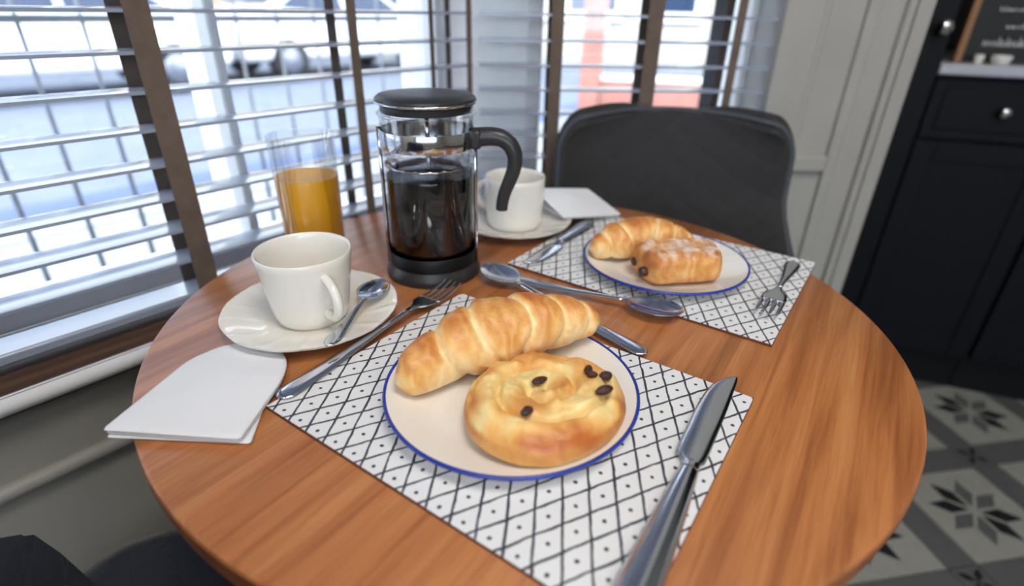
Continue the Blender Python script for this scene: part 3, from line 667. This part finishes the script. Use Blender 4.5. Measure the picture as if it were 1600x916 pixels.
# ------------------------------------------------------------------ napkins
def rounded(poly, rads, n=7):
    out = []; m = len(poly)
    for i in range(m):
        p0, p1, p2 = (Vector(poly[(i+d) % m]) for d in (-1, 0, 1)); r = rads[i]
        if r < 1e-5: out.append(tuple(p1)); continue
        a = p1+(p0-p1).normalized()*r; b = p1+(p2-p1).normalized()*r
        for k in range(n+1):
            t = k/n; q = a*(1-t)**2+p1*2*t*(1-t)+b*t*t; out.append((q.x, q.y))
    return out
def napkin_layers(mb, poly, zf, th):
    cx = sum(q[0] for q in poly)/len(poly); cy = sum(q[1] for q in poly)/len(poly); n = len(poly); rs_ = []
    for sc, k in ((0.0, 0), (.5, 0), (.93, 0), (.99, .12), (1, .5), (.99, .88), (.93, 1), (.5, 1), (0.0, 1)):
        rs_.append([(cx+(x_-cx)*max(sc, .001), cy+(y_-cy)*max(sc, .001), zf(cx+(x_-cx)*sc, cy+(y_-cy)*sc)+th*k) for x_, y_ in poly])
    mb.loft(rs_)
def napkin1():
    ox, oy = -.230, .345
    pl = [(-.281, .290), (-.183, .284), (-.180, .362), (-.196, .400), (-.232, .418), (-.268, .392)]
    pl = [(x_-ox, y_-oy) for x_, y_ in pl]
    t = thing('paper_napkin', 'folded white paper napkin overhanging the table edge beside the fork', 'napkin', (ox, oy, ZT+.0004), 0, 'folded paper napkins')
    lo = rounded([(-.0505, -.0550), (.0520, -.0585), (.0400, .010), (.028, .050), (-.002, .071), (-.037, .045)], [.003, .004, .012, .016, .02, .016])
    up = rounded(pl, [.003, .005, .02, .022, .03, .02])
    zf = lambda b, k: (lambda x_, y_: (b + k*(1-min(1, (abs(x_)/.06)**2))*.4 + .0008*sin(x_*60+y_*40)*(b > 0))*(1-.72*max(0, min(1, (y_-.012)/.034))))
    for i, (nm, poly, b, th) in enumerate((('lower_fold', lo, 0, .0022), ('middle_fold', [(x_*.985, y_*.985) for x_, y_ in up], .0024, .0020), ('upper_fold', up, .0050, .0026))):
        mb = MB(); napkin_layers(mb, poly, zf(b, .002*(i+1)*.6), th); mb.build(nm, MT['paper'], t, smooth=True, auto=60)
napkin1()
def napkin2():
    t = thing('paper_napkin', 'folded white paper napkin propped on the saucer rim before the charcoal chair', 'napkin', (.0915, .767, ZT), R(33), 'folded paper napkins')
    lo = rounded([(-.0500, -.0365), (.0500, -.0365), (.0490, .0360), (-.0490, .0360)], [.003]*4)
    up = rounded([(-.0530, -.0380), (.0530, -.0380), (.0515, .0400), (-.0515, .0400)], [.003, .004, .006, .006])
    zl = lambda x_: .0180-.0140*(lambda q: q*q*(3-2*q))(max(0, min(1, (x_+.012)/.060)))
    mb = MB(); napkin_layers(mb, lo, lambda x_, y_: zl(x_), .002); mb.build('lower_fold', MT['paper'], t, smooth=True, auto=60)
    mb = MB(); napkin_layers(mb, up, lambda x_, y_: zl(x_)+.0024+max(0, y_+.038)*.24, .0024); mb.build('upper_fold', MT['paper'], t, smooth=True, auto=60)
napkin2()

# ------------------------------------------------------------------ chairs
def chair(lab, loc, rz, fab):
    t = thing('dining_chair', lab, 'chair', (loc[0], loc[1], 0), rz, 'upholstered shell chairs')
    # backrest shell: a across, b up
    na, nb = 24, 22; ZS, ZTP = .44, .874; verts = []; half = []
    for j in range(nb+1):
        b = 1-(1-j/nb)**2.0; z = ZS+(ZTP-ZS)*b
        wd = .152+.036*sin(min(1, b/.60)*pi/2)**1.3
        if b > .86: q = (b-.86)/.14; wd -= .040*(1-math.sqrt(max(0, 1-q*q)))
        half.append((wd, b, z))
    def wrap(b): q = min(1, max(0, (b-.30)/.42)); return .29+(.055-.29)*q*q*(3-2*q)
    pos = lambda a, wd, b, z: (a*wd, .185+.055*b-wrap(b)*abs(a)**2.4, z-.008*(a*wd/.14)**2*max(0, (b-.8)/.2))
    for wd, b, z in half:
        for i in range(na+1): verts.append(pos(-1+2*i/na, wd, b, z))
    fs = [(j*(na+1)+i, j*(na+1)+i+1, (j+1)*(na+1)+i+1, (j+1)*(na+1)+i) for j in range(nb) for i in range(na)]
    o = MB().add(verts, fs).build('backrest', fab, t, smooth=True, solid=.030); md = o.modifiers.new('bevel', 'BEVEL'); md.width = .011; md.segments = 3; md.limit_method = 'ANGLE'; md.angle_limit = R(50)
    edge = [pos(-1, *h) for h in half]+[pos(-1+2*i/10, *half[-1]) for i in range(1, 10)]+[pos(1, *h) for h in reversed(half)]
    MB().tube([(x_, y_-.0, z_) for x_, y_, z_ in edge], .0045, 8).build('piping', MT['pipe'], t, smooth=True)
    # seat pad
    rings = []
    for sc, z in ((.90, .400), (.97, .408), (1.0, .425), (1.0, .452), (.97, .467), (.88, .474), (.5, .470), (.01, .468)):
        ring = []
        for k in range(48):
            a = 2*pi*k/48; c_, s_ = cos(a), sin(a); ex = .55
            ring.append((.215*sc*math.copysign(abs(c_)**ex, c_), -.01+.205*sc*math.copysign(abs(s_)**ex, s_), z))
        rings.append(ring)
    MB().loft(rings).build('seat', fab, t, smooth=True)
    for sx in (-1, 1):
        for sy in (-1, 1):
            MB().tube([(sx*.135, sy*.12, .41), (sx*.145, sy*.13, .2), (sx*.155, sy*.14, 0)], [.013, .011, .008], 10).build('leg', MT['blackmetal'], t, smooth=True)
    return t
chair('charcoal upholstered chair in front of the back window blind', (.243, .735), R(-6), MT['chair'])
chair('navy quilted chair against the grey panelling, its seat beside the table', (-.278, .235), R(174), MT['chairblue'])

# ------------------------------------------------------------------ kitchen run
def kt(name, m, dims, parent, bevel=.002): return box(name, m, dims, parent, bevel)
units = [(.478, .800, 'navy base cabinet with a steel knob on its drawer, next to the tall cupboard'), (.800, 1.25, 'wide navy base cabinet in the middle of the kitchen run'), (1.25, 1.70, 'navy base cabinet at the end of the worktop')]
for s0, s1, lab in units:
    t = thing('base_cabinet', lab, 'cabinet', fr(AK, s0, 1.74), AK, 'navy base cabinets'); wd = s1-s0
    kt('carcass', MT['navy'], (.001, wd-.001, .018, .56, .12, .895), t)
    kt('plinth', MT['navydark'], (.001, wd-.001, .037, .50, 0, .12), t)
    dr = kt('drawer', MT['navy'], (.004, wd-.004, 0, .019, .742, .888), t, .003)
    kt('drawer_panel', MT['navy'], (.03, wd-.03, -.004, .001, .765, .865), dr, .003)
    def knob(par, x, z):
        b = MB().lathe([(0, 0), (.006, 0), (.005, .010), (.012, .016), (.0135, .021), (.011, .026), (0, .028)], 20)
        b.v = [(v[0]+x, -v[2]-.003, v[1]+z) for v in b.v]; b.build('knob', MT['chrome'], par, smooth=True)
    knob(dr, wd/2, .816)
    dn = 1 if wd < .4 else 2
    for k in range(dn):
        w0 = .004+(wd-.008)*k/dn; w1 = .004+(wd-.008)*(k+1)/dn-.002
        d_ = kt('door', MT['navy'], (w0, w1, 0, .019, .128, .736), t, .003)
        for nm, q in (('stile', (w0, w0+.05, -.006, .001, .128, .736)), ('stile', (w1-.05, w1, -.006, .001, .128, .736)), ('rail', (w0+.05, w1-.05, -.006, .001, .686, .736)), ('rail', (w0+.05, w1-.05, -.006, .001, .128, .178))): kt(nm, MT['navy'], q, d_)
        knob(d_, (w1-.025) if k == 0 else (w0+.025), .66)
wt = tag(box('worktop', MT['worktop'], (.474, 1.72, 1.718, 2.315, .895, .921), bevel=.004, rz=AK), 'pale grey stone worktop over the navy cabinets', 'worktop')
tc_ = thing('tall_cupboard', 'tall navy cupboard standing between the pale pier and the worktop', 'cupboard', fr(AK, .02, 1.70), AK)
kt('carcass', MT['navy'], (.06, .452, .02, .6, 0, 2.3), tc_)
d_ = kt('door', MT['navy'], (.064, .448, 0, .021, .1, 2.28), tc_, .003)
b = MB().lathe([(0, 0), (.008, 0), (.007, .012), (.016, .02), (.018, .027), (.014, .034), (0, .036)], 20); b.v = [(v[0]+.424, -v[2], v[1]+1.0) for v in b.v]; b.build('knob', MT['chrome'], d_, smooth=True)
# framed black menu board on the worktop, two small white pots before it
c0 = fr(AK, .52, 1.80)
mbd = thing('menu_board', 'black board in a wooden frame with white chalk lettering on the worktop', 'board', (c0.x, c0.y, .921), AK)
FW = mat('pale_wood', (150, 108, 70), .6)
box('side_rail', FW, (0, .016, 0, .022, 0, .34), mbd, .002); box('side_rail', FW, (.364, .38, 0, .022, 0, .34), mbd, .002)
box('top_rail', FW, (.016, .364, 0, .022, .324, .34), mbd, .002)
box('panel', mat('chalkboard', (14, 14, 16), .6), (.016, .364, .008, .018, .0, .324), mbd)
CH = mat('chalk', (215, 215, 210), .9)
def chalk_line(x0, x1, z, h):
    b = MB(); x_ = x0
    while x_ < x1:
        w_ = random.uniform(.005, .009); hh = h*random.choice((.65, .65, 1))
        for k in range(2): b.box(x_+w_*k*.7, x_+w_*k*.7+.0016, .0068, .0081, z, z+hh*(1 if k == 0 else .65))
        b.box(x_, x_+w_*.7, .0068, .0081, z+(h*.3 if random.random() < .5 else 0), z+(h*.3 if random.random() < .5 else 0)+.0016); x_ += w_+.003
    b.build('chalk_lettering', CH, mbd)
chalk_line(.05, .165, .038, .020); chalk_line(.085, .14, .078, .010); chalk_line(.06, .20, .115, .010); chalk_line(.05, .19, .2, .018)
for lab, s_, d_, r_, h_ in (('tiny white pot at the left foot of the menu board', .560, 1.765, .011, .020), ('low white dish before the menu board', .604, 1.762, .022, .020)):
    c0 = fr(AK, s_, d_); t = thing('white_pot', lab, 'pot', (c0.x, c0.y, .921))
    MB().lathe([(0, 0), (r_*.7, 0), (r_*.8, .002), (r_, h_*.6), (r_*.97, h_), (r_*.88, h_), (r_*.9, h_*.6), (0, h_*.3)], 28).build('bowl', MT['china'], t, smooth=True, auto=50)

# ------------------------------------------------------------------ the street outside
GZ = 0.0
JB = Vector((-.208, -.978)); JP = Vector((-4.2, 15.3)); JE = JP + JB*1.6          # terrace front: outward normal, left corner, edge of its pavement
def jend(d): n_ = fr(AL, 0, 1).xy; d_ = fr(AL, 1, 0).xy; return (JB.dot(JE)-d*JB.dot(n_))/JB.dot(d_)
struct(MB().prism([tuple(fr(AL, s, d).xy) for s, d in ((-14, 1.0), (jend(1.0), 1.0), (jend(3.3), 3.3), (-14, 3.3))], -.12, GZ).build('pavement', mat('pavement_slab', (140, 142, 146), .85, 0, .08, 3)), 'pale pavement outside the windows')
struct(MB().prism([tuple(fr(AL, s, d).xy) for s, d in ((-14, 4.3), (jend(4.3), 4.3), (jend(12), 12), (-14, 12))], -.2, GZ-.10).build('road', mat('road', (104, 112, 128), .85, 0, .08, 3)), 'grey road beyond the pavement')
struct(MB().prism([tuple(fr(AL, s, d).xy) for s, d in ((-14, 12), (60, 12), (60, 20), (-14, 20))], -.2, GZ).build('far_pavement', mat('far_pavement_slab', (140, 142, 146), .85, 0, .08, 3)), 'pale pavement across the road')
struct(MB().prism([tuple(fr(AL, s, d).xy) for s, d in ((-14, 3.3), (jend(3.3), 3.3), (jend(3.42), 3.42), (-14, 3.42))], -.15, GZ+.01).build('kerb', mat('kerb_stone', (150, 152, 160), .8)), 'kerb stones along the road')
struct(MB().prism([tuple(fr(AL, s, d).xy) for s, d in ((-14, 3.4), (jend(3.4), 3.4), (jend(4.3), 4.3), (-14, 4.3))], -.2, GZ-.09).build('gutter', mat('gutter_tarmac', (78, 92, 124), .85, 0, .08, 3)), 'dark blue grey gutter strip beside the kerb')
e0, e1 = fr(AL, jend(12), 12).xy, fr(AL, jend(-7), -7).xy
struct(MB().prism([tuple(q) for q in (e1, e1-JB*8, fr(AL, 24, 12).xy, e0)], -.2, GZ).build('end_pavement', mat('end_pavement_slab', (140, 142, 146), .85, 0, .08, 3)), 'pale pavement before the corner terrace')
# railing close to the window
rl = thing('railing', 'pale iron railing of thin upright bars outside the left window', 'railing', fr(AL, 0, 1.75), AL)
RM = mat('railing_paint', (110, 118, 128), .5)
for z_ in (.12, .98): box('rail', RM, (-2.6, 2.2, -.012, .012, z_-.008, z_+.008), rl)
first = None
for k in range(38):
    if first is None: first = MB().tube([(0, 0, 0), (0, 0, .5), (0, 0, 1.06)], [.007, .007, .004], 8).build('bar', RM, rl, smooth=True)
    b_ = first if k == 0 else link_copy(first, rl)
    b_.location = (-2.55+.125*k, 0, 0)
# cars
CW = mat('car_white', (226, 226, 228), .25, 0, .02, Coat_Weight=.6); CS = mat('car_silver', (170, 176, 186), .3, .4, .02)
CG = mat('car_glass', (46, 60, 84), .08); TY = mat('tyre', (30, 30, 34), .8); HB_ = mat('hub', (150, 152, 160), .35, .8)
def car(lab, s, d, m, flip=1):
    t = thing('car', lab, 'car', fr(AL, s, d, GZ-.1), AL)
    prof = [(-2.05, .32), (-2.08, .62), (-2.0, .86), (-1.15, .98), (-.55, 1.42), (.85, 1.46), (1.55, 1.05), (1.98, .95), (2.08, .62), (2.02, .32)]
    hw = lambda z: .86 if z < .95 else .86-.22*(z-.95)/.5
    n = len(prof); vs_ = [(x_*flip, -hw(z), z) for x_, z in prof]+[(x_*flip, hw(z), z) for x_, z in prof]
    MB().add(vs_, [tuple(range(n)), tuple(range(2*n-1, n-1, -1))]+[(i, n+i, n+(i+1) % n, (i+1) % n) for i in range(n)]).build('body', m, t, bevel=.07, segs=3)
    for sy in (-1, 1):
        for poly in ([(-.98, 1.0), (-.48, 1.36), (.12, 1.38), (.12, 1.0)], [(.2, 1.0), (.2, 1.38), (.78, 1.39), (1.3, 1.06)]):
            q = [(x_*flip, sy*(hw(z)+.006), z) for x_, z in poly]; q2 = [(x_*flip, sy*(hw(z)-.03), z) for x_, z in poly]
            MB().loft([q, q2]).build('side_window', CG, t)
        for x_ in (-1.28, 1.26):
            b = MB().lathe([(0, 0), (.20, .0), (.21, .02), (.30, .03), (.32, .08), (.32, .2), (0, .2)], 28)
            b.v = [(v[0]+x_*flip, sy*(.90-v[2]), v[1]+.32) for v in b.v]; wh = b.build('wheel', TY, t, smooth=True, auto=40)
            b = MB().lathe([(0, -.006), (.18, -.004), (.19, .01)], 24); b.v = [(v[0]+x_*flip, sy*(.90-v[2]), v[1]+.32) for v in b.v]; b.build('hub_cap', HB_, wh, smooth=True)
    for x_, nm, z0, z1, xi in ((-.77, 'windscreen', 1.0, 1.38, -.54), (1.2, 'rear_window', 1.10, 1.40, .93)):
        x0, x1 = (-1.12, -.60) if nm == 'windscreen' else (1.46, .93)
        dx = -.012 if nm == 'windscreen' else .012
        q = [((x0+dx)*flip, -.72, z0+.012), ((x0+dx)*flip, .72, z0+.012), ((x1+dx)*flip, .62, z1+.012), ((x1+dx)*flip, -.62, z1+.012)]
        MB().loft([q, [(a_ - dx*2*flip, b_, c_-.03) for a_, b_, c_ in q]]).build(nm, CG, t)
    return t
car('white hatchback parked across the road outside the left window', 1.87, 9.4, CW)
car('white hatchback parked further along the road', 6.15, 9.6, CW, -1)
# buildings
def building(lab, s, d, wd, dp, h, m, cols, rows, wm, az=AL, door=True):
    t = thing('building', lab, 'building', fr(AL, s, d), az)
    box('wall', m, (0, wd, 0, dp, 0, h), t); box('parapet', wm, (-.1, wd+.1, -.12, dp, h, h+.3), t); box('string_course', wm, (0, wd, -.06, 0, 3.05, 3.25), t)
    for r_ in range(rows):
        for c_ in range(cols):
            x0 = wd*(c_+.5)/cols; z0 = .9+r_*3.0
            fr_ = MB()
            for q in ((x0-.6, x0-.52, -.05, .03, z0, z0+1.7), (x0+.52, x0+.6, -.05, .03, z0, z0+1.7), (x0-.52, x0+.52, -.05, .03, z0, z0+.08), (x0-.52, x0+.52, -.05, .03, z0+1.62, z0+1.7), (x0-.52, x0+.52, -.04, .02, z0+.82, z0+.88)): fr_.box(*q)
            f_ = fr_.build('window', wm, t); box('pane', CG, (x0-.52, x0+.52, -.012, .002, z0+.08, z0+1.62), f_); box('sill', wm, (x0-.7, x0+.7, -.14, 0, z0-.1, z0), f_)
    return t
BW = mat('stucco', (150, 158, 172), .85, 0, .05, 2); BR = mat('red_brick', (168, 118, 108), .85, 0, .12, 6); BC = mat('cream_render', (180, 162, 140), .85, 0, .05, 2); TRM = mat('white_trim', (232, 230, 226), .6)
building('white stucco terrace across the road opposite the left window', -9, 15, 13, 6, 7, BW, 6, 2, TRM)
building('cream rendered house across the road', 4.2, 15, 7, 6, 6.4, BC, 3, 2, TRM)
building('red brick terrace across the road beyond the cream house', 11.4, 15, 16, 6, 8, BR, 7, 2, TRM)
pb = building('pale stucco corner terrace seen through the back window', 8.2, 8.2, 15.5, 3.6, 7.0, mat('pale_stucco', (176, 172, 166), .85, 0, .05, 2), 9, 2, TRM, R(-12)); pb.location = (JP.x, JP.y, 0)
gw = thing('garden_wall', 'low red brick garden wall with one tall gate pier outside the back window', 'wall', (0.56, 5.2, 0), R(-12))
box('gate_pier', BR, (0, .18, 0, .24, 0, 2.1), gw, .01); box('pier_cap', TRM, (-.04, .22, -.04, .28, 2.1, 2.18), gw, .01)
box('low_wall', BR, (.18, 2.4, .04, .20, 0, .46), gw, .01); box('coping', TRM, (.18, 2.4, .02, .22, .46, .50), gw, .01)
